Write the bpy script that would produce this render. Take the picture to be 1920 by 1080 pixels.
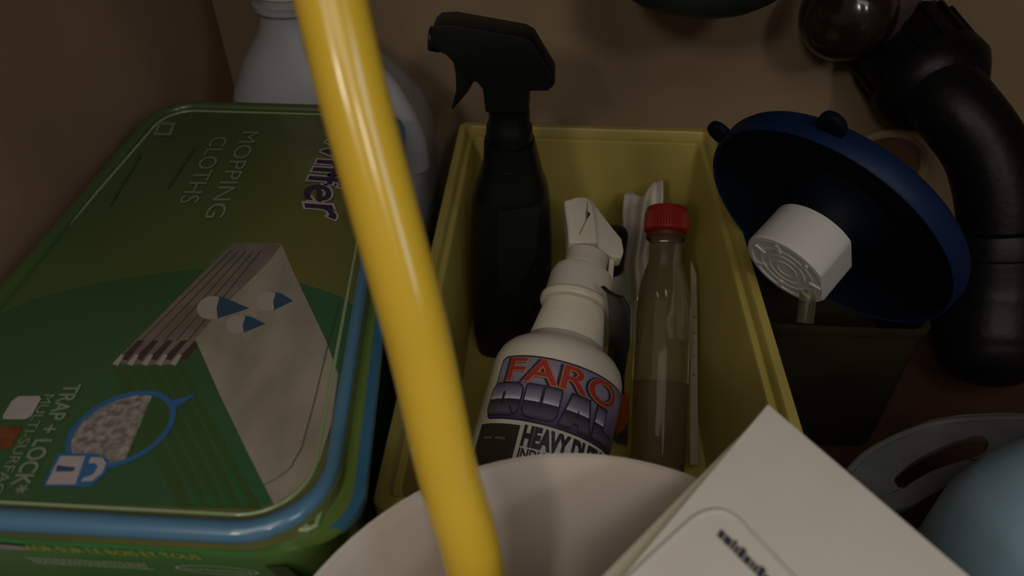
import bpy, bmesh, math, random
from mathutils import Vector as V, Matrix
random.seed(4)
D = bpy.data; SC = bpy.context.scene; COL = SC.collection
for o in list(D.objects): D.objects.remove(o)
# ------------------------------------------------------------------ camera, light, exposure
PITCH = math.radians(40.6); YAW = math.radians(3.35); FPX = 1387.0; CAM = V((0, 0, .5))
FW = V((-math.sin(YAW)*math.cos(PITCH), math.cos(YAW)*math.cos(PITCH), -math.sin(PITCH)))
RT = V((math.cos(YAW), math.sin(YAW), 0)); UP = RT.cross(FW)
cd = D.cameras.new('camera'); cam = D.objects.new('camera', cd); COL.objects.link(cam)
cam.matrix_world = Matrix((( RT.x, UP.x, -FW.x, 0), (RT.y, UP.y, -FW.y, 0), (RT.z, UP.z, -FW.z, CAM.z), (0, 0, 0, 1)))
cd.sensor_width = 36; cd.lens = FPX/1920*36; cd.clip_start = .01
cd.dof.use_dof = True; cd.dof.focus_distance = .46; cd.dof.aperture_fstop = 7
SC.camera = cam
w = D.worlds.new('room'); SC.world = w; w.use_nodes = True
bg = w.node_tree.nodes['Background']; bg.inputs[0].default_value = (1, .93, .84, 1); bg.inputs[1].default_value = .065
def area(name, loc, target, sx, sy, e, c):
    l = D.lights.new(name, 'AREA'); l.shape = 'RECTANGLE'; l.size = sx; l.size_y = sy; l.energy = e; l.color = c
    o = D.objects.new(name, l); COL.objects.link(o); o.location = loc
    o.rotation_euler = (V(target)-V(loc)).to_track_quat('-Z', 'Y').to_euler(); return o
area('ceiling_lamp', (-.50, -1.15, 1.25), (0, .5, .2), .18, .18, 2.7, (1, .93, .82))
area('ceiling_lamp', (.42, -1.15, 1.30), (0, .5, .2), .18, .18, 1.9, (1, .93, .82))
area('ceiling_bounce', (0, -.75, 1.75), (0, .3, .1), 1.3, .9, 7.0, (1, .93, .86))
area('cool_side_fill', (1.3, -.6, 1.1), (.3, .2, .1), .6, .8, 5.5, (.72, .85, 1))  # added cool fill from the right, brightens the light blue container
SC.view_settings.view_transform = 'Standard'; SC.view_settings.look = 'None'
SC.view_settings.exposure = 0.18; SC.view_settings.gamma = 1; SC.view_settings.use_curve_mapping = False

# ------------------------------------------------------------------ helpers
def P(u, v, x=None, y=None, z=None, d=None):
    """world point seen at photo pixel (u,v) on a given plane or depth"""
    r = FW + RT*((u-960)/FPX) - UP*((v-540)/FPX)
    if d is not None: return CAM + r*d
    if x is not None: return CAM + r*((x-CAM.x)/r.x)
    if y is not None: return CAM + r*((y-CAM.y)/r.y)
    return CAM + r*((z-CAM.z)/r.z)

def mat(name, col, rough=.5, spec=.5, noise=0, nscale=20, col2=None, bump=0, bscale=200, coat=0, metal=0, trans=0, alpha=1, sss=0, stretch=None, ior=None, detail=4):
    m = D.materials.new(name); m.use_nodes = True; nt = m.node_tree; b = nt.nodes['Principled BSDF']
    b.inputs['Base Color'].default_value = (*col, 1); b.inputs['Roughness'].default_value = rough
    b.inputs['Specular IOR Level'].default_value = spec; b.inputs['Coat Weight'].default_value = coat
    b.inputs['Coat Roughness'].default_value = .08
    b.inputs['Metallic'].default_value = metal; b.inputs['Transmission Weight'].default_value = trans; b.inputs['Alpha'].default_value = alpha
    if ior: b.inputs['IOR'].default_value = ior
    if sss: b.inputs['Subsurface Weight'].default_value = sss; b.inputs['Subsurface Scale'].default_value = .01
    if noise or bump:
        tc = nt.nodes.new('ShaderNodeTexCoord'); mp = nt.nodes.new('ShaderNodeMapping'); nt.links.new(tc.outputs['Object'], mp.inputs[0])
        if stretch: mp.inputs['Scale'].default_value = stretch
    if noise:
        n = nt.nodes.new('ShaderNodeTexNoise'); n.inputs['Scale'].default_value = nscale; n.inputs['Detail'].default_value = detail
        nt.links.new(mp.outputs[0], n.inputs['Vector'])
        r = nt.nodes.new('ShaderNodeValToRGB'); c2 = col2 or tuple(c*(1-noise) for c in col)
        r.color_ramp.elements[0].position = .35; r.color_ramp.elements[1].position = .65
        r.color_ramp.elements[0].color = (*c2, 1); r.color_ramp.elements[1].color = (*col, 1)
        nt.links.new(n.outputs[0], r.inputs[0]); nt.links.new(r.outputs[0], b.inputs['Base Color'])
    if bump:
        n = nt.nodes.new('ShaderNodeTexNoise'); n.inputs['Scale'].default_value = bscale; nt.links.new(mp.outputs[0], n.inputs['Vector'])
        bp = nt.nodes.new('ShaderNodeBump'); bp.inputs['Strength'].default_value = bump; bp.inputs['Distance'].default_value = .001
        nt.links.new(n.outputs[0], bp.inputs['Height']); nt.links.new(bp.outputs[0], b.inputs['Normal'])
    return m
def ramp_mat(name, axis, stops, rough=.4, coat=.3, frm=0, to=1):
    """print whose ink colour runs along one object axis, from frm to to (metres)"""
    m = D.materials.new(name); m.use_nodes = True; nt = m.node_tree; b = nt.nodes['Principled BSDF']
    b.inputs['Roughness'].default_value = rough; b.inputs['Coat Weight'].default_value = coat; b.inputs['Coat Roughness'].default_value = .1
    tc = nt.nodes.new('ShaderNodeTexCoord'); s = nt.nodes.new('ShaderNodeVectorMath'); s.operation = 'DOT_PRODUCT'; nt.links.new(tc.outputs['Object'], s.inputs[0]); s.inputs[1].default_value = (1, 0, 0) if axis == 'X' else tuple(axis)
    mr = nt.nodes.new('ShaderNodeMapRange'); mr.inputs['From Min'].default_value = frm; mr.inputs['From Max'].default_value = to
    nt.links.new(s.outputs['Value'], mr.inputs[0])
    r = nt.nodes.new('ShaderNodeValToRGB'); e = r.color_ramp.elements
    while len(e) < len(stops): e.new(.5)
    for k, (p, c) in enumerate(stops): e[k].position = p; e[k].color = (*c, 1)
    nt.links.new(mr.outputs[0], r.inputs[0]); nt.links.new(r.outputs[0], b.inputs['Base Color'])
    return m

def tag(o, label=None, cat=None, group=None, kind=None):
    if label: o['label'] = label
    if cat: o['category'] = cat
    if group: o['group'] = group
    if kind: o['kind'] = kind
    return o
ORG = {}
def thing(name, loc, label, cat, group=None):
    o = D.objects.new(name, None); COL.objects.link(o); o.location = loc; o.empty_display_size = .02
    ORG[o] = V(loc); return tag(o, label, cat, group)
def mesh(name, vs, fs, m, parent=None, smooth=True, org=None, bevel=0, auto=35, seg=2, label=None):
    if parent is not None: org = ORG[parent]
    elif org is None:
        org = V((sum(v[0] for v in vs)/len(vs), sum(v[1] for v in vs)/len(vs), min(v[2] for v in vs)))
    org = V(org); me = D.meshes.new(name)
    me.from_pydata([V(v)-org for v in vs], [], fs); me.validate()
    bm = bmesh.new(); bm.from_mesh(me); bmesh.ops.recalc_face_normals(bm, faces=bm.faces)
    if bevel: bmesh.ops.bevel(bm, geom=[e for e in bm.edges if len(e.link_faces) == 2 and e.calc_face_angle(0) > .5], offset=bevel, segments=seg, affect='EDGES', profile=.6, clamp_overlap=True)
    for f in bm.faces: f.smooth = smooth
    if smooth:
        for e in bm.edges:
            if len(e.link_faces) == 2 and e.calc_face_angle(0) > math.radians(auto): e.smooth = False
    bm.to_mesh(me); bm.free(); me.materials.append(m)
    o = D.objects.new(name, me); COL.objects.link(o)
    if parent is not None: o.parent = parent; ORG[o] = ORG[parent]
    else: o.location = org; ORG[o] = org
    if label: o['label'] = label
    return o
def box(c, s):
    x, y, z = c; a, b, h = s[0]/2, s[1]/2, s[2]/2
    vs = [(x+i*a, y+j*b, z+k*h) for k in (-1, 1) for j in (-1, 1) for i in (-1, 1)]
    return vs, [(0, 2, 3, 1), (4, 5, 7, 6), (0, 1, 5, 4), (2, 6, 7, 3), (0, 4, 6, 2), (1, 3, 7, 5)]
def rings(rs, cap0=True, cap1=True):
    n = len(rs[0]); vs = [p for r in rs for p in r]; fs = []
    for i in range(len(rs)-1):
        for j in range(n):
            a, b = i*n+j, i*n+(j+1) % n; fs.append((a, b, b+n, a+n))
    if cap0: fs.append(tuple(range(n))[::-1])
    if cap1: fs.append(tuple(range((len(rs)-1)*n, len(rs)*n)))
    return vs, fs
def sup(cx, cy, z, rx, ry, e=2.0, n=48, rot=0):
    out = []
    for k in range(n):
        t = 2*math.pi*k/n; c, s = math.cos(t), math.sin(t)
        x = math.copysign(abs(c)**(2/e), c)*rx; y = math.copysign(abs(s)**(2/e), s)*ry
        out.append(V((cx+x*math.cos(rot)-y*math.sin(rot), cy+x*math.sin(rot)+y*math.cos(rot), z)))
    return out
def frame(axis):
    a = V(axis).normalized(); t = V((0, 0, 1)) if abs(a.z) < .9 else V((0, 1, 0)); x = t.cross(a).normalized(); return x, a.cross(x), a
def lathe(prof, o, axis=(0, 0, 1), n=48, cap0=True, cap1=True):
    x, y, a = frame(axis); o = V(o); rs = []
    for r, s in prof: rs.append([o+a*s+(x*math.cos(2*math.pi*k/n)+y*math.sin(2*math.pi*k/n))*max(r, 1e-5) for k in range(n)])
    return rings(rs, cap0, cap1)
def interp(ps, rs, sub=8):
    op, orr = [], []; n = len(ps)
    for i in range(n-1):
        p0, p1, p2, p3 = ps[max(i-1, 0)], ps[i], ps[i+1], ps[min(i+2, n-1)]
        for k in range(sub):
            t = k/sub; op.append(.5*((2*p1)+(p2-p0)*t+(2*p0-5*p1+4*p2-p3)*t*t+(3*p1-p0-3*p2+p3)*t**3)); orr.append(rs[i]*(1-t)+rs[i+1]*t)
    return op+[ps[-1]], orr+[rs[-1]]
def tube(ps, r, n=32, sub=8, round_end=0, squash=1):
    ps = [V(p) for p in ps]; rr = r if isinstance(r, (list, tuple)) else [r]*len(ps)
    pp, qq = interp(ps, rr, sub); out = []; x = None
    for i, p in enumerate(pp):
        t = (pp[min(i+1, len(pp)-1)]-pp[max(i-1, 0)]).normalized()
        x = (frame(t)[0] if x is None else (x-t*x.dot(t)).normalized()); y = t.cross(x)
        out.append([p+(x*math.cos(2*math.pi*k/n)+y*squash*math.sin(2*math.pi*k/n))*qq[i] for k in range(n)])
    if round_end:
        t = (pp[-1]-pp[-2]).normalized()
        for a in (20, 40, 60, 75, 88):
            a = math.radians(a); c = pp[-1]+t*qq[-1]*math.sin(a)*round_end; last = out[len(pp)-1]
            out.append([c+(q-pp[-1])*math.cos(a) for q in last])
    return rings(out)
def prism(poly, off, m, name, parent=None, bevel=0, **k):
    """outline (3-D points) pushed along off"""
    n = len(poly); off = V(off); vs = [V(p) for p in poly]+[V(p)+off for p in poly]
    fs = [tuple(range(n))[::-1], tuple(range(n, 2*n))]+[(i, (i+1) % n, (i+1) % n+n, i+n) for i in range(n)]
    return mesh(name, vs, fs, m, parent, bevel=bevel, smooth=bevel > 0, **k)
def flat(name, poly, m, parent, label=None):
    """a patch of flat print"""
    return mesh(name, [V(p) for p in poly], [tuple(range(len(poly)))], m, parent, smooth=False, label=label)
def rrect(x0, x1, y0, y1, r, z, n=8):
    out = []
    for cx, cy, a0 in ((x1-r, y1-r, 0), (x0+r, y1-r, 90), (x0+r, y0+r, 180), (x1-r, y0+r, 270)):
        for k in range(n+1):
            a = math.radians(a0+90*k/n); out.append(V((cx+r*math.cos(a), cy+r*math.sin(a), z)))
    return out
def text_geo(s, size, bold=0, italic=0, sx=1, space=1):
    cu = D.curves.new('t', 'FONT'); cu.body = s; cu.size = size; cu.offset = bold; cu.shear = italic; cu.space_character = space; cu.resolution_u = 6
    o = D.objects.new('t', cu); COL.objects.link(o); dg = bpy.context.evaluated_depsgraph_get(); dg.update()
    me = o.evaluated_get(dg).to_mesh(); vs = [(v.co.x*sx, v.co.y) for v in me.vertices]; fs = [tuple(p.vertices) for p in me.polygons]
    o.evaluated_get(dg).to_mesh_clear(); D.objects.remove(o); D.curves.remove(cu); return vs, fs
def text_on(name, s, size, fn, m, parent, bold=0, italic=0, sx=1, space=1, slices=None, width=None, label=None):
    """lettering mapped on a surface by fn(x, y) -> point; width stretches it to fit"""
    vs, fs = text_geo(s, size, bold, italic, sx, space)
    if width:
        x0 = min(v[0] for v in vs); x1 = max(v[0] for v in vs); vs = [((v[0]-x0)*width/(x1-x0), v[1]) for v in vs]
    if slices:
        bm = bmesh.new(); vv = [bm.verts.new((x, y, 0)) for x, y in vs]
        for f in fs:
            try: bm.faces.new([vv[i] for i in f])
            except ValueError: pass
        x = min(v[0] for v in vs); x1 = max(v[0] for v in vs)
        while x < x1:
            x += slices; bmesh.ops.bisect_plane(bm, geom=bm.verts[:]+bm.edges[:]+bm.faces[:], plane_co=(x, 0, 0), plane_no=(1, 0, 0))
        bm.verts.ensure_lookup_table(); bm.verts.index_update()
        vs = [(v.co.x, v.co.y) for v in bm.verts]; fs = [tuple(v.index for v in f.verts) for f in bm.faces]; bm.free()
    return mesh(name, [fn(x, y) for x, y in vs], fs, m, parent, smooth=False, label=label)

# ------------------------------------------------------------------ materials
M = {}
M['wall'] = mat('laminate_wall', (.36, .26, .16), .55, .3, noise=.18, nscale=7, bump=.15, bscale=900)
M['wallside'] = mat('laminate_side', (.36, .22, .13), .6, .3, noise=.18, nscale=9, bump=.15, bscale=900)
M['floor'] = mat('cabinet_floor', (.08, .034, .022), .6, .3, noise=.3, nscale=14)
M['bin'] = mat('bin_plastic', (.47, .385, .095), .38, .5, noise=.08, nscale=12)
M['black'] = mat('black_plastic', (.006, .007, .006), .35, .3)
M['blackrub'] = mat('black_pipe', (.006, .006, .006), .42, .22, noise=.4, nscale=60, bump=.25, bscale=160)
M['pole'] = mat('yellow_handle', (.72, .46, .035), .22, .5, coat=.3)
M['white'] = mat('white_plastic', (.66, .60, .49), .42, .4)
M['jug'] = mat('jug_plastic', (.42, .42, .43), .4, .4, noise=.05, nscale=10)
M['bucket'] = mat('bucket_plastic', (.58, .51, .44), .45, .35)
M['carton'] = mat('white_card', (.72, .665, .585), .7, .2, noise=.04, nscale=30)
M['cartongrey'] = mat('card_emboss', (.5, .48, .42), .7, .2)
M['ink'] = mat('grey_ink', (.05, .048, .05), .7, .2)
M['blue'] = mat('blue_plastic_lit', (.003, .014, .055), .5, .2)  # funnel plastic, brighter copy: light on the rim put into the colour
M['blueshade'] = mat('blue_plastic_shaded', (.002, .005, .010), .6, .12)  # same funnel plastic, darker copy: shade in the dish painted in
M['cap'] = mat('white_cap', (.58, .56, .54), .5, .3)
M['red'] = mat('red_cap', (.24, .012, .006), .4, .5)
M['brown'] = mat('brown_fitting', (.022, .013, .008), .15, .6, noise=.3, nscale=30)
M['lav'] = mat('grey_stub', (.09, .07, .065), .4, .4)
M['clear'] = mat('clear_plastic', (.55, .51, .36), .04, .5, trans=.93, ior=1.2)
M['liquid'] = mat('bottle_liquid', (.55, .45, .25), .1, .4, trans=.92, ior=1.15)
M['smoke'] = mat('smoky_plastic', (.05, .045, .022), .18, .4, trans=.5, ior=1.15)
M['bag'] = mat('thin_white_plastic', (.68, .60, .52), .5, .4, noise=.2, nscale=40, bump=.3, bscale=90)
M['cream'] = mat('cream_card', (.30, .26, .17), .6, .3)
M['tub'] = ramp_mat('tub_green', 'X', [(0, (.06, .19, .06)), (.75, (.06, .19, .05)), (1, (.10, .14, .025))], .3, .5, -.12, .12)
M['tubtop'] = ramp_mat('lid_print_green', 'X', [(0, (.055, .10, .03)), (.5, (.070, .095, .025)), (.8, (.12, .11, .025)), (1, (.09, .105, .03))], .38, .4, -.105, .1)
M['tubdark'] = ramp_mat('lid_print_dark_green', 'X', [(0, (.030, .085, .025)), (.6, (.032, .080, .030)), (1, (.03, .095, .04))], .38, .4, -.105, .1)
M['tubshade'] = mat('print_deep_green', (.035, .07, .02), .4, .4, coat=.3)
M['tubblue'] = mat('tub_blue', (.07, .165, .25), .28, .5, coat=.5)
M['tubblue2'] = mat('tub_blue_dark', (.03, .11, .18), .3, .5, coat=.4)
M['pale'] = mat('print_pale_green', (.17, .20, .13), .5, .3)
M['fpale'] = mat('print_pale_text', (.42, .48, .34), .5, .3)
M['cloth'] = mat('print_cloth_grey', (.27, .23, .175), .5, .3, noise=.25, nscale=60, coat=.2, stretch=(1, .4, 1))
M['clothp'] = mat('print_cloth_mauve', (.17, .13, .11), .5, .3, noise=.3, nscale=60, coat=.2)
M['clothdots'] = mat('print_speckled_cloth', (.27, .235, .20), .5, .3, noise=.6, nscale=300)
M['pinkw'] = mat('print_white', (.33, .285, .27), .5, .3, noise=.1, nscale=300)
M['pblue'] = mat('print_blue', (.03, .10, .22), .45, .3)
M['pnavy'] = mat('print_navy', (.03, .055, .09), .45, .3)
M['dropgrey'] = mat('print_drop_grey', (.28, .25, .21), .5, .3)
M['orange'] = mat('print_orange', (.17, .05, .015), .5, .3, noise=.3, nscale=200)
M['logo'] = mat('print_logo_dark', (.03, .02, .045), .45, .3)
M['logow'] = mat('print_logo_edge', (.33, .26, .25), .45, .3)
M['yink'] = mat('print_yellow', (.5, .46, .07), .5, .3)
M['lclear'] = mat('lid_clear_edge', (.22, .28, .14), .12, .5, coat=.5)
BAX = V((.2000, .9085, .3671)).normalized()
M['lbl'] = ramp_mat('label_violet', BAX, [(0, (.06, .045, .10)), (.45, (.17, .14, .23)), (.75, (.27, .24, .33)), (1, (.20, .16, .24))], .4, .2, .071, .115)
M['lblk'] = mat('label_dark', (.035, .028, .04), .4, .4)
M['lblred'] = mat('label_red', (.36, .035, .035), .4, .4)
M['lblgold'] = mat('label_gold', (.45, .22, .07), .4, .4)
M['chrome'] = ramp_mat('label_chrome', BAX, [(0, (.05, .045, .07)), (.12, (.11, .10, .15)), (.5, (.025, .02, .03)), (.52, (.60, .56, .62)), (.66, (.26, .23, .32)), (1, (.07, .055, .11))], .35, .2, .0726, .0944)
M['lblbrown'] = mat('label_brown', (.045, .032, .022), .45, .4)
M['lblwhite'] = mat('label_white', (.62, .58, .50), .45, .4)
M['hbag'] = mat('grey_handle_plastic', (.12, .13, .125), .4, .4, noise=.15, nscale=60)
M['lblue'] = mat('light_blue_plastic', (.34, .52, .66), .42, .4, noise=.08, nscale=40)
M['disp'] = mat('dark_teal_housing', (.012, .016, .014), .5, .4)
M['ring'] = mat('wall_flange_plastic', (.42, .33, .22), .3, .5)
M['flbrown'] = mat('flange_centre', (.16, .09, .055), .5, .3)

# ------------------------------------------------------------------ cabinet shell
def wall(name, c, s, m): return tag(mesh(name, *box(c, s), m, smooth=False), kind='structure')
WL, WR, YB, TOP = -.315, .56, .67, .80
wall('floor', ((WL+WR)/2, .27, -.01), (WR-WL+.04, .84, .02), M['floor'])
wall('wall_back', ((WL+WR)/2, YB+.01, TOP/2), (WR-WL+.04, .02, TOP), M['wall'])
wall('wall_left', (WL-.01, .26, TOP/2), (.02, .82, TOP), M['wallside'])
wall('wall_right', (WR+.01, .26, TOP/2), (.02, .82, TOP), M['wallside'])
wall('ceiling', ((WL+WR)/2, .36, TOP+.01), (WR-WL+.04, .64, .02), M['wall'])

# ------------------------------------------------------------------ yellow bin
def make_bin():
    x0, x1, y0, y1, zt = -.086, .150, .212, .628, .165
    t = thing('storage_bin', ((x0+x1)/2, (y0+y1)/2, .0005), 'long yellow plastic bin holding the spray bottles, with a stepped rim', 'bin')
    def R(i, z, r): return rrect(x0+i, x1-i, y0+i, y1-i, r, z, 6)
    prof = [R(.012, .0005, .012), R(.008, .140, .010), R(.006, .146, .010), R(.006, .150, .008), R(0, .151, .008), R(0, .1635, .008), R(.001, .165, .008),
            R(.0065, .165, .006), R(.0075, .1635, .006), R(.0085, .157, .006), R(.0125, .156, .006), R(.0135, .154, .006), R(.016, .006, .010)]
    mesh('bin_body', *rings(prof), M['bin'], t)
    return t
make_bin()

# ------------------------------------------------------------------ wet cloth tubs (left)
TX0, TX1, TY0, TY1, TZ = -.304, -.082, .1475, .515, .2365
def trr(*a):
    return [V((p.x-max(0, p.y-.28)*.165*(p.x-TX0)/(TX1-TX0), p.y, p.z)) for p in rrect(*a)]
def make_tub():
    t = thing('cloth_tub', ((TX0+TX1)/2, (TY0+TY1)/2, .166), 'green plastic tub of mopping cloths with blue-edged printed lid, on top of the stack', 'tub')
    org = ORG[t]
    x0, x1, y0, y1 = TX0, TX1, TY0, TY1
    fx = .0085                                 # flange beyond the lid on the right
    body = mesh('tub_body', *rings([trr(x0+.010, x1-.004, y0+.014, y1-.010, .03, .1665), trr(x0+.006, x1+.001, y0+.001, y1-.006, .03, .222), trr(x0+.006, x1+.001, y0+.001, y1-.006, .03, .226)]), M['tub'], t)
    # side stripe and flange
    mesh('flange', *rings([trr(x0+.001, x1+fx, y0+.006, y1-.001, .022, .2262), trr(x0, x1+fx+.001, y0+.006, y1, .023, .2275), trr(x0, x1+fx+.001, y0+.006, y1, .023, .2290), trr(x0+.001, x1+fx, y0+.006, y1-.001, .022, .2300)]), M['tub'], t)
    ca, cb = trr(x0, x1+fx+.0008, y0+.006, y1, .023, 0), trr(x0, x1+fx-.0040, y0+.006, y1, .023, 0); ca = ca[31:]+ca[:5]; cb = cb[31:]+cb[:5]; n = len(ca)
    vs = [V((p.x, p.y, .2302)) for p in cb]+[V((p.x, p.y, .2302)) for p in ca]+[V((p.x+.0004, p.y, .2262)) for p in ca]
    mesh('side_stripe', vs, [(r*n+i, r*n+i+1, (r+1)*n+i+1, (r+1)*n+i) for r in (0, 1) for i in range(n-1)], M['tubblue2'], t, label='dark blue stripe along the right edge')
    # lid: green printed panel inside a raised bead; the bead is blue on the front and right
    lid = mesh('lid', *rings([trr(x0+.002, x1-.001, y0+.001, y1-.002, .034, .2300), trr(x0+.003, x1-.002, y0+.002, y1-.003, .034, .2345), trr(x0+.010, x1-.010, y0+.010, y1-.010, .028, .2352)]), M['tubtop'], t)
    def bead(pts, r, m, name, label=None): return mesh(name, *tube(pts, r, n=14, sub=1, squash=1), m, lid, label=label)
    ins = .006; c = trr(x0+ins, x1-ins, y0+ins, y1-ins, .032, .2350, 8)
    # order in rrect: back-right, back-left, front-left, front-right corners
    back = c[4:9+9]+[c[18+4]]; front = c[18+4:36]+[c[0], c[4]]
    bead(back, .0042, M['tubtop'], 'lid_bead')
    bead(front, [.0048]*(len(front)-7)+[.0044, .0040, .0037, .0035, .0034, .0034, .0034], M['tubblue'], 'lid_bead', 'blue lid bead along the front and right')
    c2 = trr(x0+.0135, x1-.0135, y0+.0135, y1-.0135, .026, .2352, 8); c2.append(c2[0])
    bead(c2, .0010, M['lclear'], 'lid_ridge')
    bead([P(u, v, z=.2353) for u, v in ((637, 566), (612, 660), (588, 760), (566, 840), (545, 878), (520, 898), (495, 910))], .0004, M['tubshade'], 'lid_ridge')
    # clear tab at the front right corner
    cx, cy = P(575, 972, z=.231).x, P(575, 972, z=.231).y
    bead([P(528, 990, z=.2315), P(575, 993, z=.2315), P(592, 985, z=.2315), P(602, 955, z=.2315), P(600, 935, z=.2315)], .0012, M['lclear'], 'corner_tab')
    bead([P(545, 985, z=.2315), P(580, 988, z=.2315)], .0013, M['lclear'], 'corner_tab')
    # ---- flat print on the lid
    Z = [.23523]
    def px(pts, name, m, dz=0, label=None):
        Z[0] += .000012
        return flat(name, [P(u, v, z=Z[0]) for u, v in pts], m, lid, label)
    def ell(cu, cv, a, b, rot, n=40):
        r = math.radians(rot); return [(cu+a*math.cos(t)*math.cos(r)-b*math.sin(t)*math.sin(r), cv+a*math.cos(t)*math.sin(r)+b*math.sin(t)*math.cos(r)) for t in [2*math.pi*k/n for k in range(n)]]
    inner = lambda u, v: P(u, v, z=TZ)
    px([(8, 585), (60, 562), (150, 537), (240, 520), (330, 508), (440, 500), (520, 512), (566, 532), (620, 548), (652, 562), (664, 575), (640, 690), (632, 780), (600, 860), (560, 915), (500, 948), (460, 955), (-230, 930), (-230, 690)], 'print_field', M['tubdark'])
    px([(212, 690), (345, 688), (400, 790), (490, 955), (335, 952), (300, 880), (250, 790)], 'print_shadow', M['tubshade'])
    for k in range(4):
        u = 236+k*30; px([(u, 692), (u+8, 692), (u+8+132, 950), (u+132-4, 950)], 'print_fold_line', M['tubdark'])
    px([(435, 456), (528, 455), (505, 490), (430, 560), (366, 636), (330, 682), (308, 684), (210, 682)], 'print_cloth_stack', M['clothp'])
    for k in range(5):
        u = 225+k*27; px([(u, 672), (u+34, 638), (u+46, 638), (u+14, 676)], 'print_fold', M['lblbrown'])
        px([(u-14, 682), (u+2, 664), (u+8, 666), (u-4, 686)], 'print_fold', M['dropgrey'])
    for k in range(5):
        u = 262+k*22; px([(u, 640), (u+2.5, 640), (u+2.5+170-k*8, 470), (u+170-k*8, 470)], 'print_fold_line', M['tubshade'])
    px([(528, 457), (548, 505), (612, 640), (634, 702), (622, 790), (600, 862), (560, 918), (516, 950), (470, 860), (412, 740), (366, 636), (430, 562), (505, 490)], 'print_cloth', M['cloth'])
    for u, v, a, tu, tv in ((400, 577, 27, 468, 578), (506, 565, 22, 550, 564), (449, 608, 21, 498, 607)):
        px([(u+6, v-a*.75), (u+22, v-a*.7), (tu, tv), (u+10, v+a*.7)], 'print_drop', M['pblue']); px(ell(u-4, v, a, a*.8, -12), 'print_drop', M['dropgrey'])
        px([(u+12, v-a*.8), (tu, tv), (u+8, v+a*.75), (u+6, v)], 'print_drop', M['pnavy'])
    # magnifier ring
    px([(300, 752), (325, 750), (369, 738), (330, 765), (320, 790)], 'print_ring', M['pblue'])
    px(ell(226, 806, 112, 62, -26), 'print_ring', M['pblue']); px(ell(226, 806, 100, 53.5, -26), 'print_ring_field', M['tubshade'])
    e = ell(226, 806, 100, 53.5, -26); left = [p for p in e if (p[0]-285)*(869-745)-(p[1]-745)*(233-285) < 0]
    px(left, 'print_swatch', M['clothdots'])
    px([(108, 850), (180, 850), (206, 862), (200, 885), (172, 912), (80, 912)], 'print_padlock', M['pblue'])
    px([(113, 855), (160, 855), (141, 908), (86, 908)], 'print_padlock', M['pinkw']); px([(107, 872), (141, 876), (138, 884), (104, 884)], 'print_padlock', M['pnavy'])
    px([(170, 857), (192, 858), (199, 868), (192, 886), (172, 902), (152, 903), (156, 896), (174, 890), (184, 874), (178, 868), (166, 869)], 'print_padlock', M['pinkw'])
    px([(34, 743), (74, 742), (77, 748), (58, 781), (46, 786), (6, 786), (5, 780), (22, 752)], 'print_swatch', M['pinkw'])
    px([(0, 799), (38, 799), (41, 803), (22, 836), (14, 842), (-30, 842), (-34, 835), (-16, 806)], 'print_swatch', M['orange'], 'orange swatch')
    # small square mark
    px([(296, 229), (330, 229), (322, 254), (287, 254)], 'print_mark', M['pale']); px([(301, 234), (322, 234), (316, 249), (294, 249)], 'print_mark', M['tubtop'])
    px([(362, 276), (368, 276), (318, 352), (312, 352)], 'print_line', M['tubshade']); px([(262, 290), (265, 290), (208, 386), (204, 386)], 'print_line', M['tubshade'])
    Z[0] += .0001; zt = Z[0]
    def run(p0):                                # text runs towards the front, letter tops point right
        return lambda x, y: V((p0[0]+y+x*.11, p0[1]-x+y*.05, zt))
    text_on('lettering', 'MOPPING', .0170, run((-.2235, .471)), M['pale'], lid, width=.108)
    text_on('lettering', 'CLOTHS', .0170, run((-.2430, .462)), M['pale'], lid, width=.084)
    text_on('lettering', 'TRAP + LOCK*', .0110, run((-.2262, .225)), M['pale'], lid, bold=.0002, width=.060)
    text_on('lettering', 'MULTI-SURFACE', .0070, run((-.2325, .218)), M['pale'], lid, width=.058)
    sw = lambda dz: (lambda x, y: V((-.1590+max(0, x-.078)**2*6+y*.9, .490-x+y*.1, zt+dz)))
    text_on('logo_edge', 'Swiffer', .040, sw(0), M['logow'], lid, bold=.0022, italic=.15, width=.128)
    zt += .00008
    text_on('logo_lettering', 'Swiffer', .040, lambda x, y: V((-.1590+max(0, x-.076)**2*6+y*.9, .488-x+y*.1, zt)), M['logo'], lid, bold=.0004, italic=.15, width=.124)
    # print on the front of the body
    def fr(x0_, z0_):
        return lambda x, y: V((x0_+x, TY0+.001+(.222-(z0_+y))*.234-.0005, z0_+y))
    text_on('lettering', 'SÛR SUR LE BOIS ET TOUS', .0085, fr(-.205, .2222), M['yink'], body, width=.071)
    text_on('seal_lettering', 'Good Housekeeping', .006, fr(-.1475, .2055), M['fpale'], body, width=.029)
    rg = []; k = 40
    for a in range(k): rg.append((0.0180*math.cos(2*math.pi*a/k), .0062*math.sin(2*math.pi*a/k)))
    f = fr(-.1330, .2075); vs = [f(x, y) for x, y in rg]+[f(x*.93, y*.86) for x, y in rg]
    mesh('seal_ring', vs, [(i, (i+1) % k, (i+1) % k+k, i+k) for i in range(k)], M['fpale'], body)
    f = fr(-.214, .2105)
    vs, fs = [], []
    for row in range(4):
        x = 0
        while x < .050:
            wd = random.uniform(.0008, .003); b = len(vs); z = -.0026*row
            vs += [f(x, z), f(x+wd, z), f(x+wd, z+.0012), f(x, z+.0012)]; fs.append((b, b+1, b+2, b+3)); x += wd+.0006
    tag(mesh('fine_print', vs, fs, M['fpale'], body, smooth=False), kind='stuff')
    f = fr(-.221, .2245)
    mesh('print_badge', [f(.011*math.cos(t)+.006, .0032*math.sin(t)) for t in [2*math.pi*i/24 for i in range(24)]], [tuple(range(24))], M['pinkw'], body, smooth=False)
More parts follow.
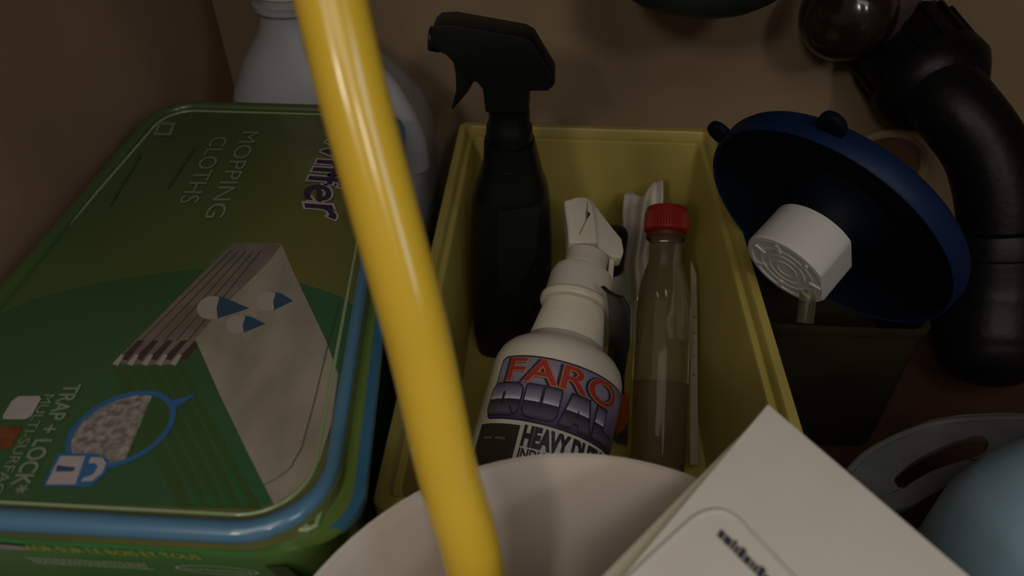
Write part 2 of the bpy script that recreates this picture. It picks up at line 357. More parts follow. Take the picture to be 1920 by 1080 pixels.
    f = fr(-.1065, .2045); mesh('print_panel', [f(-.0, -.03), f(.010, -.03), f(.006, .014), f(-.003, .014)], [(0, 1, 2, 3)], M['tubshade'], body, smooth=False)
    return t
make_tub()
def make_lower_tub():
    t = thing('cloth_tub', (-.2, .33, .0005), 'dark olive tub beneath the printed green tub, beside the yellow bin', 'tub')
    mesh('tub_body', *rings([trr(-.302, -.094, .18, .508, .03, .0005), trr(-.302, -.0905, .176, .508, .03, .150)]), M['tub'], t)
    mesh('lid', *rings([trr(-.304, -.0895, .172, .510, .03, .1500), trr(-.304, -.0895, .172, .510, .03, .164), trr(-.302, -.0915, .174, .508, .028, .1655)]), mat('lower_lid_olive', (.08, .085, .015), .35, .5, coat=.3), t)
    return t
make_lower_tub()

# ------------------------------------------------------------------ white jug at the back left
def make_jug():
    t = thing('jug', (-.19, .588, .0005), 'large white plastic jug with side handle behind the green tub', 'jug')
    S = [(-.191, .588, .0005, .078, .060, 4), (-.192, .588, .006, .084, .064, 4), (-.192, .588, .150, .084, .064, 4), (-.192, .588, .178, .084, .064, 3.6), (-.195, .588, .200, .080, .061, 3.2),
         (-.201, .588, .225, .067, .054, 2.8), (-.207, .588, .250, .048, .044, 2.4), (-.211, .588, .270, .030, .031, 2), (-.212, .588, .282, .0255, .0255, 2), (-.212, .588, .300, .0255, .0255, 2)]
    mesh('jug_body', *rings([sup(*s) for s in S]), M['jug'], t, auto=60)
    mesh('neck_ring', *lathe([(.0255, .286), (.030, .2865), (.030, .2905), (.0255, .291)], (-.212, .588, 0)), M['jug'], t)
    mesh('cap', *lathe([(.024, .296), (.0275, .298), (.0275, .322), (.025, .325), (.0, .325)], (-.212, .588, 0)), M['white'], t)
    mesh('handle', *tube([V((-.185, .560, .262)), V((-.158, .545, .262)), V((-.132, .541, .238)), V((-.118, .545, .200)), V((-.118, .552, .165))], [.014, .012, .0115, .012, .015], n=24), M['jug'], t, auto=70)
    return t
make_jug()

# ------------------------------------------------------------------ black trigger bottle
def make_black():
    y = .497
    t = thing('spray_bottle', (-.027, y, .0055), 'tall black trigger spray bottle standing in the left of the yellow bin', 'spray bottle')
    def xs(u, v): return P(u, v, y=y).x
    rows = [(700, 898, 985, .024, .006), (600, 888, 1015, .027, .032), (500, 883, 1034, .029, None), (450, 882, 1035, .029, None), (400, 884, 1033, .029, None), (365, 886, 1030, .028, None), (345, 892, 1026, .026, None), (325, 900, 1018, .022, None), (300, 907, 1012, .020, None), (262, 908, 1002, .0185, None)]
    S = []
    for v, a, b, ry, z in rows:
        p, q = P(a, v, y=y), P(b, v, y=y); S.append((((p+q)/2).x, y, z+.0025 if z else (p.z+q.z)/2, (q-p).length/2, ry, 2.8))
    body = mesh('bottle_body', *rings([sup(*s) for s in S]), M['black'], t, auto=30)
    a, b, c, d_ = P(930, 360, y=y-.0285), P(1012, 372, y=y-.0285), P(1004, 470, y=y-.0295), P(960, 560, y=y-.028)
    prism([P(932, 395, y=y-.0300), P(1012, 385, y=y-.0300), P(1008, 470, y=y-.0300), P(985, 520, y=y-.0300), P(960, 550, y=y-.0295), P(932, 555, y=y-.0295)], (0, -.0016, 0), mat('black_panel', (.008, .009, .008), .5, .3), 'grip_panel', body, bevel=.0008)
    S = [sup(xs(955, v), y, P(955, v, y=y).z, r, r, 2, 32) for v, r in ((268, .0165), (262, .0180), (235, .0172), (228, .0155), (205, .0150))]
    mesh('collar', *rings(S), M['black'], t)
    for k, v in enumerate((283, 300, 318)):
        zc = P(955, v, y=y).z; mesh('neck_rib', *lathe([(.0182+.001*k, zc-.0012), (.0196+.001*k, zc), (.0182+.001*k, zc+.0012)], (xs(956, v), y, 0), n=40), M['black'], body)
    out = [(808, 58), (820, 48), (850, 47), (985, 71), (1000, 80), (1041, 148), (1040, 160), (1028, 172), (992, 172), (992, 212), (910, 212), (905, 168), (893, 154), (884, 156), (868, 140), (852, 121), (836, 104), (814, 94), (806, 74)]
    yh = y-.013
    head = prism([P(u, v, y=yh) for u, v in out], (0, .026, 0), M['black'], 'sprayer_head', t, bevel=.0022)
    tr = [(850, 118), (872, 128), (889, 152), (878, 172), (849, 206), (846, 204), (855, 170), (854, 140)]
    prism([P(u, v, y=yh+.005) for u, v in tr], (0, .016, 0), M['black'], 'trigger', t, bevel=.0015)
    mesh('nozzle', *lathe([(.0075, 0), (.0085, .001), (.0085, .008), (.007, .009), (.0, .009)], P(812, 75, y=y)+V((.006, 0, 0)), (-1, 0, .12), n=24), M['black'], head)
    return t
make_black()

# ------------------------------------------------------------------ white bottle with the wrapped label
def make_white():
    A = V((.0064, .3397, .0961)); ax = BAX; FRN = (CAM-(A+ax*.05)); FRN = (FRN-ax*FRN.dot(ax)).normalized(); RR = ax.cross(FRN)
    base = A-ax*.095
    t = thing('spray_bottle', base, 'white trigger spray bottle with purple wrap label and ribbed neck, lying back in the bin', 'spray bottle')
    def R(r, q, n=64): return [A+ax*q+(RR*math.cos(2*math.pi*k/n)+FRN*math.sin(2*math.pi*k/n))*r for k in range(n)]
    def turned(name, pr, m, par, **k): return mesh(name, *rings([R(r, q) for r, q in pr]), m, par, **k)
    body = turned('bottle_body', [(.030, -.090), (.043, -.095), (.046, -.091), (.0468, -.085), (.0468, .0225), (.0462, .0285), (.0440, .0350), (.0400, .0405), (.0345, .0445), (.0300, .0475), (.0278, .0515), (.0272, .0520)], M['white'], t)
    rib = []; q = .0515
    while q < .083:
        r = .0275-(q-.0515)*.155; rib += [(r-.0006, q), (r+.0002, q+.0006), (r+.0002, q+.0012), (r-.0006, q+.0018)]; q += .0020
    turned('ribbed_neck', rib, M['white'], body)
    turned('collar', [(.0225, .0815), (.0262, .0822), (.0272, .0840), (.0270, .0872), (.0252, .0890), (.0248, .0900), (.0244, .1060), (.0225, .1120), (.0175, .1145)], M['white'], t)
    turned('swivel', [(.0172, .1140), (.0176, .1155), (.0172, .1180), (.0168, .1190), (.0162, .1290), (.0150, .1305), (.0140, .1310)], M['white'], t)
    def PP(u, v, off=0):
        r = P(u, v, d=1)-CAM; o = A+FRN*off; k = (o-CAM).dot(FRN)/r.dot(FRN); return CAM+r*k
    dp = -FRN*.018
    # trigger head turned sideways: rounded back and column at the left, nose falling away to the right
    head = prism([PP(u, v, .012) for u, v in ((1057, 374), (1066, 373), (1080, 368), (1098, 367), (1106, 374), (1113, 386), (1119, 420), (1122, 455), (1066, 455), (1064, 425), (1060, 398))], -FRN*.022, M['white'], 'sprayer_head', t, bevel=.0028, seg=3)
    prism([PP(u, v, .003) for u, v in ((1100, 369), (1108, 374), (1150, 428), (1166, 448), (1170, 470), (1166, 484), (1150, 484), (1134, 474), (1120, 462), (1104, 440))], -FRN*.014, M['white'], 'nose_shroud', head, bevel=.002)
    prism([PP(u, v, -.001) for u, v in ((1143, 470), (1153, 476), (1150, 520), (1147, 562), (1140, 566), (1139, 530), (1141, 500))], -FRN*.008, M['white'], 'trigger', t, bevel=.0015)
    prism([PP(u, v, .0124) for u, v in ((1099, 392), (1107, 401), (1103, 408), (1098, 414))], -FRN*.002, M['black'], 'vent_slot', head, label='dark vent slot')
    mesh('seam', *tube([PP(u, v, .0122) for u, v in ((1101, 378), (1101, 392), (1100, 410), (1094, 424), (1086, 440))], .0005, n=8, sub=3), M['cream'], head)
    def S(x, q, off=.0004):
        r = .0468+off; a_ = x/.0468; return A+ax*q+RR*(r*math.sin(a_))+FRN*(r*math.cos(a_))
    def patch(name, x0_, x1_, z0, z1, m, off, nx=40, nz=6, rr=0, label=None):
        vs = []; fs = []
        for j in range(nz+1):
            zc = z0+(z1-z0)*j/nz; ins = 0; dz = min(zc-z0, z1-zc)
            if rr and dz < rr: ins = rr-math.sqrt(max(rr*rr-(rr-dz)**2, 0))
            for i in range(nx+1): vs.append(S(x0_+ins+(x1_-x0_-2*ins)*i/nx, zc, off))
        for j in range(nz):
            for i in range(nx): a_ = j*(nx+1)+i; fs.append((a_, a_+1, a_+nx+2, a_+nx+1))
        return mesh(name, vs, fs, m, body, label=label)
    patch('label_border', -.0455, .078, -.0255, .0202, M['lblk'], .0003, nz=30, rr=.004)
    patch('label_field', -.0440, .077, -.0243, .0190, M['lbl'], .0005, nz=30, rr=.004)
    patch('label_panel', -.0500, .078, -.085, -.0268, M['lblwhite'], .0003)
    patch('label_block', -.0490, -.0155, -.070, -.0285, M['lblbrown'], .0005, label='dark brown block on the label')
    def row(w_, size, x, q, m, off, **k): return text_on('label_lettering', w_, size, lambda a_, b_: S(x+a_, q+b_, off), m, body, slices=.003, **k)
    def block(poly, m, off, name='label_lettering'):
        bm = bmesh.new(); bm.faces.new([bm.verts.new((x, y, 0)) for x, y in poly]); x = min(p[0] for p in poly)
        while x < max(p[0] for p in poly):
            x += .0025; bmesh.ops.bisect_plane(bm, geom=bm.verts[:]+bm.edges[:]+bm.faces[:], plane_co=(x, 0, 0), plane_no=(1, 0, 0))
        bm.verts.index_update(); v = [S(p.co.x, p.co.y, off) for p in bm.verts]; f_ = [tuple(p.index for p in g.verts) for g in bm.faces]; bm.free()
        return mesh(name, v, f_, m, body, smooth=False)
    def rr2(x0_, x1_, y0_, y1_, rb, rt, n=4):
        o = []
        for cx_, cy_, a0, r in ((x1_-rt, y1_-rt, 0, rt), (x0_+rt, y1_-rt, 90, rt), (x0_+rb, y0_+rb, 180, rb), (x1_-rb, y0_+rb, 270, rb)):
            for k in range(n+1): a_ = math.radians(a0+90*k/n); o.append((cx_+r*math.cos(a_), cy_+r*math.sin(a_)))
        return o
    q0, q1 = -.0222, -.0005                     # base and top of the chunky chrome word
    def grow(x0_, x1_, rb, rt, notch=None):
        g = .0012; block(rr2(x0_-g, x1_+g, q0-g, q1+g, rb+g, rt+g), M['lblk'], .0007); block(rr2(x0_, x1_, q0, q1, rb, rt), M['chrome'], .0009)
    grow(-.0462, -.0205, .0055, .0055); block(rr2(-.0345, -.0325, q0+.006, q1-.0055, .0009, .0009), M['lblk'], .0011)
    block([(-.0275, q0+.006), (-.0265, q0+.0066), (-.0215, q0-.0003), (-.0235, q0-.0003)], M['lblk'], .0011)
    grow(-.0175, .0050, .0065, .0010); block(rr2(-.0073, -.0052, q0+.0075, q1+.0012, .0009, .0001), M['lblk'], .0011)
    for g, m_, o_ in ((.0014, M['lblk'], .0007), (0, M['chrome'], .0009)):
        block([(.0075-g, q0-g), (.0150+g*.3, q0-g), (.0163, q0+.0040-g), (.0205, q0+.0040-g), (.0213-g*.3, q0-g), (.0293+g, q0-g), (.0245+g, q1+g), (.0128-g, q1+g)], m_, o_)
        block([(.0325-g, q0-g), (.0525+g, q0-g), (.0525+g, q0+.0070+g), (.0412+g, q0+.0070+g), (.0412+g, q1+g), (.0325-g, q1+g)], m_, o_)
    block([(.0170, q0+.0075), (.0200, q0+.0075), (.0186, q0+.0135)], M['lblk'], .0011)
    row('FARO', .0232, -.0372, .0012, M['lblk'], .0013, bold=.0009, width=.0830)
    row('FARO', .0232, -.0350, .0014, M['lblgold'], .0015, bold=.0007, width=.0820)
    row('FARO', .0232, -.0346, .0016, M['lblred'], .0017, bold=.0002, width=.0812)
    row('HEAVY DUTY', .0175, -.0128, -.0405, M['lblk'], .0007, bold=.0011, width=.0590)
    row('INDUSTRIAL', .0090, -.0128, -.0490, M['lblk'], .0007, bold=.0003, width=.0380)
    f = []; vs = []
    for k in range(8):
        x = -.0415+k*.0019+(.003 if k > 3 else 0); b = len(vs); vs += [S(x, -.0390, .0007), S(x+.0014, -.0390, .0007), S(x+.0014, -.0375, .0007), S(x, -.0375, .0007)]; f.append((b, b+1, b+2, b+3))
    tag(mesh('fine_print', vs, f, M['pale'], body, smooth=False), kind='stuff')
    return t
make_white()

# ------------------------------------------------------------------ second white bottle behind, dark neck and torn label
def make_behind():
    cx, cy = .058, .515
    t = thing('bottle', (cx, cy, .0065), 'pale bottle with a black neck and curling dark label, behind the labelled spray bottle', 'bottle')
    mesh('bottle_body', *lathe([(.019, .0065), (.021, .010), (.021, .058), (.020, .068), (.016, .078), (.0125, .085)], (cx, cy, 0)), mat('pale_bottle', (.28, .29, .25), .35, .5), t)
    mesh('neck', *lathe([(.0115, .084), (.0115, .122), (.0105, .126), (.008, .127)], (cx, cy, 0)), M['black'], t)
    # curling glossy label
    ps = [(1163, 560), (1172, 560), (1180, 580), (1181, 640), (1174, 700), (1168, 735), (1178, 748), (1180, 790), (1174, 838)]
    pr_ = []
    for i, (u, v) in enumerate(ps):
        p = P(u, v, y=.385-.010*i/8); pr_.append(p)
    vs = []; fs = []
    for i, p in enumerate(pr_):
        for j in range(5): vs.append(p+V((-.0035*j-.001*math.sin(i*2.1+j), .0010*j*j*.8+.0015*math.sin(i*1.7), .001*math.sin(j+i))))
    n = len(pr_)
    for i in range(n-1):
        for j in range(4): a = i*5+j; fs.append((a, a+1, a+6, a+5))
    lb = mesh('label', vs, fs, mat('glossy_black_label', (.01, .012, .012), .12, .6, coat=.5), t, label='glossy black label edge')
    pts = [(1160, 745), (1176, 738), (1178, 790), (1168, 806), (1155, 818), (1157, 780)]
    prism([P(u, v, y=.362) for u, v in pts], (0, .001, 0), mat('label_orange_red', (.30, .05, .02), .4, .4), 'label_patch', t, label='orange red label patch')
    return t
make_behind()

# ------------------------------------------------------------------ thin white plastic bag stuffed behind
def make_bag():
    L = [(1172, 372), (1168, 400), (1170, 450), (1166, 510), (1170, 550), (1174, 590), (1178, 620), (1182, 640)]
    Rr = [(1243, 340), (1243, 372), (1235, 420), (1225, 470), (1232, 530), (1238, 570), (1240, 605), (1238, 640)]
    nu = 26; vs = []; fs = []; nv = 40
    for j in range(nv+1):
        t = j/nv*(len(L)-1); i = min(int(t), len(L)-2); f = t-i
        a = V(L[i])*(1-f)+V(L[i+1])*f; b = V(Rr[i])*(1-f)+V(Rr[i+1])*f
        for k in range(nu+1):
            s = k/nu; u = a.x*(1-s)+b.x*s; v = a.y*(1-s)+b.y*s
            if j < 6: v -= 8*math.sin(s*8+1)*(1-j/6)
            y = .580-.100*j/nv + .0060*math.sin(s*9+j*.05)+.0022*math.sin(s*17+j*.11+1)
            vs.append(P(u, v, y=y))
    for j in range(nv):
        for k in range(nu): a = j*(nu+1)+k; fs.append((a, a+1, a+nu+2, a+nu+1))
    o = mesh('plastic_bag', vs, fs, M['bag'], None, auto=80)
    md = o.modifiers.new('thickness', 'SOLIDIFY'); md.thickness = .0008
    tag(o, 'crumpled whitish plastic bag standing behind the red-capped clear bottle', 'bag')
    # upright roll of the bag
    return o
make_bag()

# ------------------------------------------------------------------ clear bottle, red cap, lying back
def make_clear():
    a = P(1232, 860, z=.036); b = P(1250, 405, y=.500)
    ax = (b-a).normalized(); L = (b-a).length
    t = thing('bottle', a, 'clear plastic bottle with a red screw cap leaning in the right of the bin', 'bottle')
    rb = .0215
    mesh('bottle_body', *lathe([(.016, -.012), (.0205, -.008), (rb, 0), (rb, L*.60), (.0195, L*.68), (.0155, L*.76), (.0130, L*.80), (.0128, L*.90), (.0142, L*.905), (.0142, L*.915), (.0125, L*.92), (.0125, L*.97)], a, ax), M['clear'], t)
    mesh('liquid', *lathe([(.017, -.008), (.0195, -.004), (.0200, 0), (.0200, L*.30)], a, ax), M['liquid'], t)
    cap = mesh('cap', *lathe([(.0150, L*.925), (.0168, L*.93), (.0170, L*1.01), (.0160, L*1.03), (.0, L*1.035)], a, ax), M['red'], t)
    mesh('tamper_ring', *lathe([(.0150, L*.895), (.0158, L*.90), (.0158, L*.915), (.0150, L*.92)], a, ax, cap0=False, cap1=False), mat('dark_red_ring', (.09, .02, .012), .4, .4), t)
    x, y, _ = frame(ax)
    vs = []; fs = []
    for k in range(48):
        c = 2*math.pi*k/48; d = x*math.cos(c)+y*math.sin(c); e = ax.cross(d)
        p = a+d*.0168; q0, q1 = L*.935, L*1.005; b0 = len(vs)
        vs += [p+ax*q0-e*.0005, p+ax*q0+e*.0005, p+d*.0007+ax*q0, p+ax*q1-e*.0005, p+ax*q1+e*.0005, p+d*.0007+ax*q1]
        fs += [(b0, b0+2, b0+5, b0+3), (b0+2, b0+1, b0+4, b0+5), (b0, b0+1, b0+2), (b0+3, b0+5, b0+4)]
    tag(mesh('knurling', vs, fs, M['red'], cap, smooth=False), kind='stuff')
    return t
make_clear()

# narrow card box standing on edge by the right side of the bin
def make_card():
    q = [P(1296, 560, y=.470), P(1307, 590, y=.460), P(1309, 872, z=.020), P(1294, 872, z=.020)]
    off = V((.0005, .03, .018))
    o = prism(q, off, M['cream'], 'carton', None, bevel=.0004)
    o.name = 'narrow_carton'
    tag(o, 'narrow cream carton standing on edge against the right side of the bin', 'carton')
    k = 0
    for v in (592, 622, 640, 665, 700):
        p = P(1300, v, y=.459-(v-590)*.00038); flat_p = [P(1299, v, y=p.y-.0012), P(1304, v+3, y=p.y-.0012), P(1304, v+12, y=p.y-.0012), P(1299, v+8, y=p.y-.0012)]
        flat('printed_mark', flat_p, M['ink'], o)
    return o
make_card()

# ------------------------------------------------------------------ smoky container and blue lid with white cap, right
def make_container():
    x0, x1, y0, y1, z1 = .158, .275, .394, .520, .1355
    t = thing('canister', ((x0+x1)/2, (y0+y1)/2, .0005), 'smoky olive rectangular clear canister on the cabinet floor right of the bin', 'canister')
    R = lambda i, z, r: rrect(x0+i, x1-i, y0+i, y1-i, r, z, 6)
    mesh('canister_body', *rings([R(.006, .0005, .01), R(.001, .004, .012), R(0, .010, .012), R(0, z1, .012), R(.002, z1, .012), R(.002, .010, .012), R(.006, .005, .01)]), M['smoke'], t)
    mesh('rim', *rings([R(-.0015, z1-.006, .013), R(-.002, z1-.004, .013), R(-.002, z1, .013), R(.001, z1+.001, .012)], False, False), M['smoke'], t)
    mesh('contents', *rings([R(.006, .007, .01), R(.004, .012, .012), R(.004, .085, .012)]), mat('dark_olive_contents', (.030, .028, .012), .5, .3), t, label='dark olive contents')
make_container()
def make_disc():
    c = V((.1778, .4000, .2166)); ax = V((-.6478, -.6253, -.4351)).normalized(); L = .0375
    t = thing('funnel', c, 'wide dark blue plastic funnel with a white cap on its spout, tilted on the canister', 'funnel')
    R0 = .0868
    mesh('funnel_dish', *lathe([(.0, -.0160), (.060, -.0155), (.0775, -.0110), (.0830, -.0030), (.0843, .0000), (.0855, .0002), (.0862, -.0120), (.082, -.0150), (.0, -.0190)], c, ax, n=96), M['blueshade'], t, auto=60)
    mesh('rim_band', *lathe([(.0842, -.0003), (.0856, .0012), (.0868, -.0003), (.0874, -.0120), (.0862, -.0148), (.080, -.0157)], c, ax, n=96, cap0=False, cap1=False), M['blue'], t, auto=60, label='funnel rim, lit side painted a brighter blue')
    mesh('boss', *lathe([(.040, -.0158), (.034, -.0110), (.0255, -.0030), (.0235, L*.3)], c, ax), M['blueshade'], t, auto=60)
    # white cap with one flat side and embossed face
    x, y, _ = frame(ax); rs = []
    for r, s in ((.0250, L*.17), (.0295, L*.19), (.0300, L*.95), (.0290, L*.995), (.0260, L), (.0252, L*.98), (.0, L*.98)):
        rs.append([c+ax*s+(x*math.cos(2*math.pi*k/64)+y*math.sin(2*math.pi*k/64))*max(r, 1e-5) for k in range(64)])
    # flat facet on the lower right
    fd = (FW*-.55+RT*.65-UP*.35); fd = (fd-ax*fd.dot(ax)).normalized()
    for ring in rs:
        for i, p in enumerate(ring):
            q = (p-c).dot(fd)
            if q > .0258: ring[i] = p-fd*(q-.0258)
    cap = mesh('cap', *rings(rs), M['cap'], t, auto=30)
    for k in range(3):
        r = .006+.006*k; mesh('embossed_ring', *lathe([(r, L*.984), (r+.0004, L*.995), (r+.0018, L*.995), (r+.0022, L*.984)], c, ax, n=40, cap0=False, cap1=False), M['cap'], cap)
    for k in range(7):
        a = 2*math.pi*k/7; d = x*math.cos(a)+y*math.sin(a); e2 = ax.cross(d); p = c+ax*(L*.984)+d*.021
        vs = [p+d*i*.004+e2*j*.0012+ax*h for h in (0, .0012) for j in (-1, 1) for i in (-1, 1)]
        mesh('embossed_bar', vs, box((0, 0, 0), (1, 1, 1))[1], M['cap'], cap, smooth=False)
    # two hanging ears on the rim
    for u, v in ((1330, 268), (1556, 222)):
        best = min((c+(x*math.cos(a/50*math.pi)+y*math.sin(a/50*math.pi))*R0 for a in range(100)), key=lambda p: (p-P(u, v, d=(p-CAM).dot(FW))).length)
        d = (best-c).normalized(); e2 = ax.cross(d).normalized(); n = 20
        out = [best+d*(.0045+.0095*math.cos(2*math.pi*k/n))+e2*(.0085*math.sin(2*math.pi*k/n))-ax*.011 for k in range(n)]
        prism(out, ax*.005, M['blueshade'], 'ear', t, bevel=.0012)
    # clear drip tube under the cap
    dd = ((c+ax*.02)-CAM).dot(FW); p = P(1516, 545, d=dd); q = P(1509, 606, d=dd)
    mesh('drip_tube', *tube([p, (p+q)/2, q], .0052, n=24, sub=3), M['clear'], t)
    return t
make_disc()

# ------------------------------------------------------------------ drain pipes on the right
def make_trap():
    t = thing('drain_pipe', (.36, .50, .012), 'thick black drain pipe with ribbed collar and brown fitting bending down at right', 'pipe')
    pts = [P(1712, 105, y=.640), P(1742, 150, y=.600), P(1792, 205, y=.570), P(1850, 290, y=.545), P(1876, 400, y=.520), P(1870, 500, y=.500)]
    mesh('pipe', *tube(pts, [.030, .031, .031, .031, .032, .032]), M['blackrub'], t, auto=70)
    pts = [P(1872, 455, y=.505), P(1866, 540, y=.490), P(1858, 620, y=.470), P(1856, 655, y=.460)]
    mesh('trap_bend', *tube(pts, [.036, .043, .044, .042], round_end=.75), M['blackrub'], t, auto=70)
    # big ribbed slip nut near the wall
    a = P(1680, 68, y=.655); b = P(1775, 192, y=.585); ax = b-a; L = ax.length
    mesh('slip_nut', *lathe([(.030, 0), (.040, .002), (.043, .008), (.043, L*.55), (.046, L*.58), (.047, L*.75), (.043, L*.85), (.036, L*.98), (.032, L)], a, ax), M['blackrub'], t)
    x, y, n = frame(ax)
    for k in range(14):
        c = 2*math.pi*k/14; d = x*math.cos(c)+y*math.sin(c); e = n.cross(d)
        vs = [a+n*s+d*(.042+h)+e*j for s in (.009, L*.54) for h in (0, .0035) for j in (-.002, .002)]
        mesh('nut_rib', vs, box((0, 0, 0), (1, 1, 1))[1], M['blackrub'], t, smooth=False)
    a = P(1872, 430, y=.512); b = P(1871, 485, y=.500); ax = b-a; L = ax.length
    mesh('slip_nut', *lathe([(.033, 0), (.039, .002), (.040, .006), (.040, L-.004), (.036, L)], a, ax), M['blackrub'], t)
    return t
trap = make_trap()
def make_brown(t):
    a = P(1655, 15, y=.662); b = P(1558, 32, y=.585); ax = b-a; L = ax.length
    mesh('fitting_end', *lathe([(.030, L*.50), (.034, L*.55), (.036, L*.70), (.035, L*.82), (.030, L*.92), (.020, L*.985), (.0, L)], a, ax), M['brown'], t, auto=70, label='glossy dark brown pipe end')
    mesh('fitting_stub', *lathe([(.040, -.004), (.040, .004), (.034, .008), (.032, L*.3), (.031, L*.52)], a, ax), M['lav'], t, auto=50)
make_brown(trap)
def make_flange():
    c = P(1648, 318, y=YB-.003)
    t = thing('wall_flange', c, 'round beige wall flange behind the blue funnel', 'flange')
    mesh('ring', *lathe([(.046, .000), (.047, .004), (.0445, .0075), (.041, .0075), (.038, .004), (.038, .000)], c, (0, -1, 0), n=64, cap0=False, cap1=False), M['ring'], t)
    mesh('centre_plate', *lathe([(.039, .0), (.039, .002), (.0, .002)], c, (0, -1, 0)), M['flbrown'], t)
make_flange()
def make_disposer():
    c = P(1303, -30, y=.565); r = .060
    t = thing('garbage_disposal', (c.x, .56, c.z-.006), 'dark rounded underside of a disposal unit hanging at the top edge', 'disposal unit')
    z = c.z-.010
    mesh('housing', *lathe([(.0, z), (.030, z+.0012), (.050, z+.005), (.060, z+.012), (r, z+.022), (r, z+.20), (.055, z+.215), (.045, z+.22), (.045, TOP-.001)], (c.x, .56, 0), n=64), M['disp'], t, auto=60)
    mesh('seam_ring', *lathe([(r, z+.03), (r+.002, z+.031), (r+.002, z+.036), (r, z+.037)], (c.x, .56, 0), n=64, cap0=False, cap1=False), M['disp'], t)
make_disposer()

# ------------------------------------------------------------------ blue jug with slotted handle, bottom right
def make_bluejug():
    t = thing('detergent_jug', (.292, .168, .0005), 'light blue plastic container with a grey slotted handle at the lower right', 'jug')
    cx, cy = .292, .168
    S = [(cx, cy, .0005, .092, .088, 2.8), (cx, cy, .006, .098, .094, 2.8), (cx, cy, .17, .102, .098, 2.4), (cx, cy, .195, .098, .094, 2.2), (cx, cy, .215, .086, .084, 2), (cx, cy, .230, .066, .066, 2), (cx, cy, .238, .036, .036, 2), (cx, cy, .240, .01, .01, 2)]
    mesh('body', *rings([sup(*s, 64) for s in S]), M['lblue'], t, auto=60)
    # flat handle with a long slot
    zz = .125
    def Q(u, v): return P(u, v, z=zz)
    outer = [(1590, 885), (1625, 850), (1680, 820), (1740, 798), (1800, 788), (1870, 785), (1960, 788), (1990, 830), (1975, 880), (1925, 892), (1880, 880), (1840, 892), (1790, 912), (1745, 935), (1700, 960), (1660, 970), (1620, 950), (1596, 920)]
    inner = [(1672, 905), (1700, 880), (1740, 857), (1780, 840), (1815, 829), (1835, 828), (1846, 838), (1845, 851), (1835, 862), (1810, 872), (1780, 880), (1745, 892), (1715, 908), (1690, 925), (1678, 925), (1670, 915)]
    def dens(p, n=72):
        q = p+[p[0]]; seg = [(V(q[i+1])-V(q[i])).length for i in range(len(p))]; tot = sum(seg); out = []
        for k in range(n):
            s = tot*k/n; i = 0
            while s > seg[i]: s -= seg[i]; i += 1
            out.append(V(q[i]).lerp(V(q[i+1]), s/seg[i]))
        return out
    oi, ii = dens(outer), dens(inner); cen = V((1760, 877))
    # resample both by angle order
    n = 72; vs = []; h = .006
    k0 = min(range(n), key=lambda k: (ii[k]-oi[0]).length); ii = ii[k0:]+ii[:k0]
    for lst, dz in ((oi, 0), (oi, h), (ii, h), (ii, 0)):
        vs += [Q(p.x, p.y)+V((0, 0, dz)) for p in lst]
    fs = [(r*n+k, r*n+(k+1) % n, ((r+1) % 4)*n+(k+1) % n, ((r+1) % 4)*n+k) for r in range(4) for k in range(n)]
    mesh('handle', vs, fs, M['hbag'], t, bevel=.0015, label='grey slotted handle')
    rim = [P(u, v, z=zz+h) for u, v in outer[:8]]
    mesh('handle_edge', *tube(rim, .0022, n=12, sub=4), M['hbag'], t)
make_bluejug()

# ------------------------------------------------------------------ bucket and pole
BX, BY, BR, BZ = .021, .084, .120, .230
mk = thing('bucket', (BX, BY, .0005), 'off-white round plastic bucket in the front, mop pole standing inside it', 'bucket')
mesh('bucket_body', *lathe([(.090, .0005), (.093, .003), (BR-.0035, BZ-.006), (BR-.001, BZ-.005), (BR, BZ-.002), (BR-.0005, BZ), (BR-.0025, BZ), (BR-.0035, BZ-.003), (BR-.006, BZ-.008), (.089, .006), (.0, .006)], (BX, BY, 0), n=96), M['bucket'], mk, auto=50)
mesh('rim_roll', *lathe([(BR-.0005, BZ-.010), (BR+.0015, BZ-.009), (BR+.0018, BZ-.004), (BR-.0002, BZ-.0015)], (BX, BY, 0), n=96, cap0=False, cap1=False), M['bucket'], mk)

pts = [P(u, v, d=d) for u, v, d in ((892, 1080, .277), (838, 880, .262), (794, 680, .2515), (759, 540, .243), (668, 200, .2305), (620, 0, .2245))]
dn = (pts[0]-pts[1]).normalized(); up = (pts[5]-pts[4]).normalized()
bot = pts[0]+V((.002, -.004, -.205)); 
low = [bot, pts[0]+(bot-pts[0])*.5]
topn = [pts[5]+up*.08, pts[5]+up*.18, pts[5]+up*.30]
pl = thing('mop_handle', (bot.x, bot.y, bot.z), 'glossy yellow pole rising diagonally out of the white bucket', 'pole')
mesh('shaft', *tube(low+pts+topn, .0110, n=48, sub=10), M['pole'], pl, auto=80)
mesh('end_cap', *lathe([(.009, -.003), (.0118, -.001), (.0122, .012), (.0112, .016)], bot, low[1]-bot), M['black'], pl, label='black end cap')

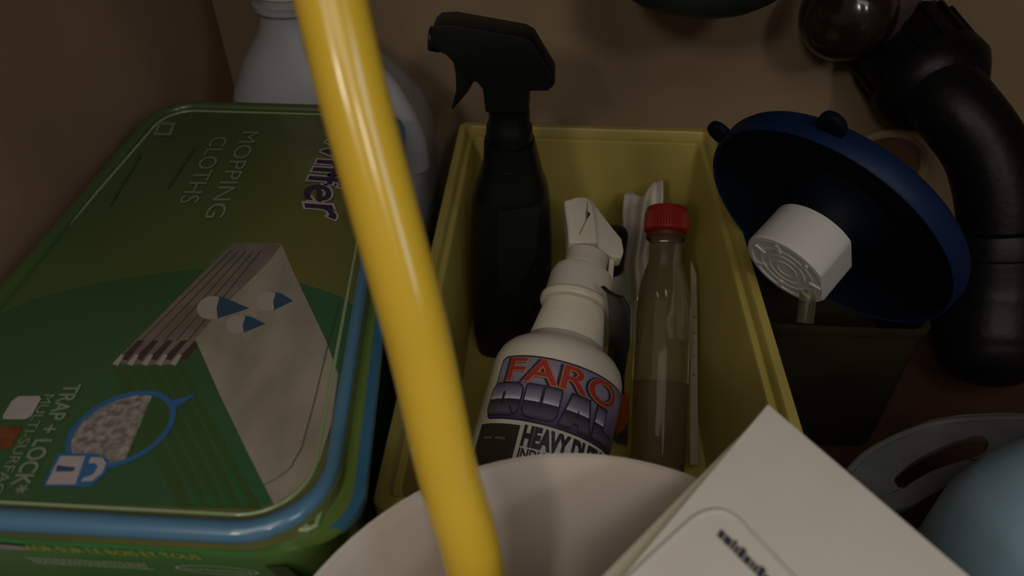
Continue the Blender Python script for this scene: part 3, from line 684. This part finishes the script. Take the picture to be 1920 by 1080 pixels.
# ------------------------------------------------------------------ white carton lying across the bucket
def make_carton():
    zt, th = .270, .038
    c0 = P(1440, 757, z=zt); a = (P(1168, 1080, z=zt)-c0).normalized(); b = (P(1818, 1080, z=zt)-c0).normalized()
    la, lb = .175, .165
    c = [c0, c0+a*la, c0+a*la+b*lb, c0+b*lb]
    t = thing('carton', (c0+a*la*.5+b*lb*.5)-V((0, 0, th)), 'white thin card box lying across the bucket with embossed outline and grey print', 'box')
    zb = V((0, 0, -1))
    prism([p+zb*.0015 for p in c], V((0, 0, .0015)), M['carton'], 'lid', t, bevel=.0006)
    base = [c0+zb*.002, c0+a*la+(-b)*.010+zb*.002, c0+a*la+b*lb+zb*.002, c0+b*lb+zb*.002]
    prism([p+zb*(th-.002) for p in base], V((0, 0, th-.0025)), mat('carton_base', (.52, .48, .36), .7, .2), 'tray', t, bevel=.0006)
    top = lambda s, r, dz=.0002: c0+a*s+b*r+V((0, 0, dz))
    # embossed rounded outline
    def uv(u, v):
        p = P(u, v, z=zt)-c0; m = Matrix(((a.x, b.x), (a.y, b.y))).inverted(); q = m @ V((p.x, p.y)); return q.x, q.y
    s0, r0 = uv(1345, 945)
    ln = [(1150, 1110), (1230, 1035), (1290, 980), (1318, 962), (1348, 957), (1378, 968), (1410, 1000), (1450, 1042), (1510, 1105)]
    mesh('embossed_line', *tube([top(*uv(u, v), -.0004) for u, v in ln], .0011, n=8, sub=5), M['cartongrey'], t, auto=90)
    # row of small grey letters, too blurred to read
    s1, r1 = uv(1347, 1000); s2, r2 = uv(1432, 1085); vs = []; fs = []
    d = V((s2-s1, r2-r1)); L = d.length; d /= L; nn = V((-d.y, d.x)); x = 0
    while x < L*1.3:
        wd = random.choice((.0012, .0022, .0028)); hh = .0042 if random.random() < .3 else .0032; i = len(vs)
        for q, g in ((0, 0), (wd, 0), (wd, hh), (0, hh)):
            vs.append(top(s1+d.x*(x+q)+nn.x*(g-.0012), r1+d.y*(x+q)+nn.y*(g-.0012), .0003))
        fs.append((i, i+1, i+2, i+3)); x += wd+.0004
    mesh('grey_print', vs, fs, M['ink'], t, smooth=False)
make_carton()
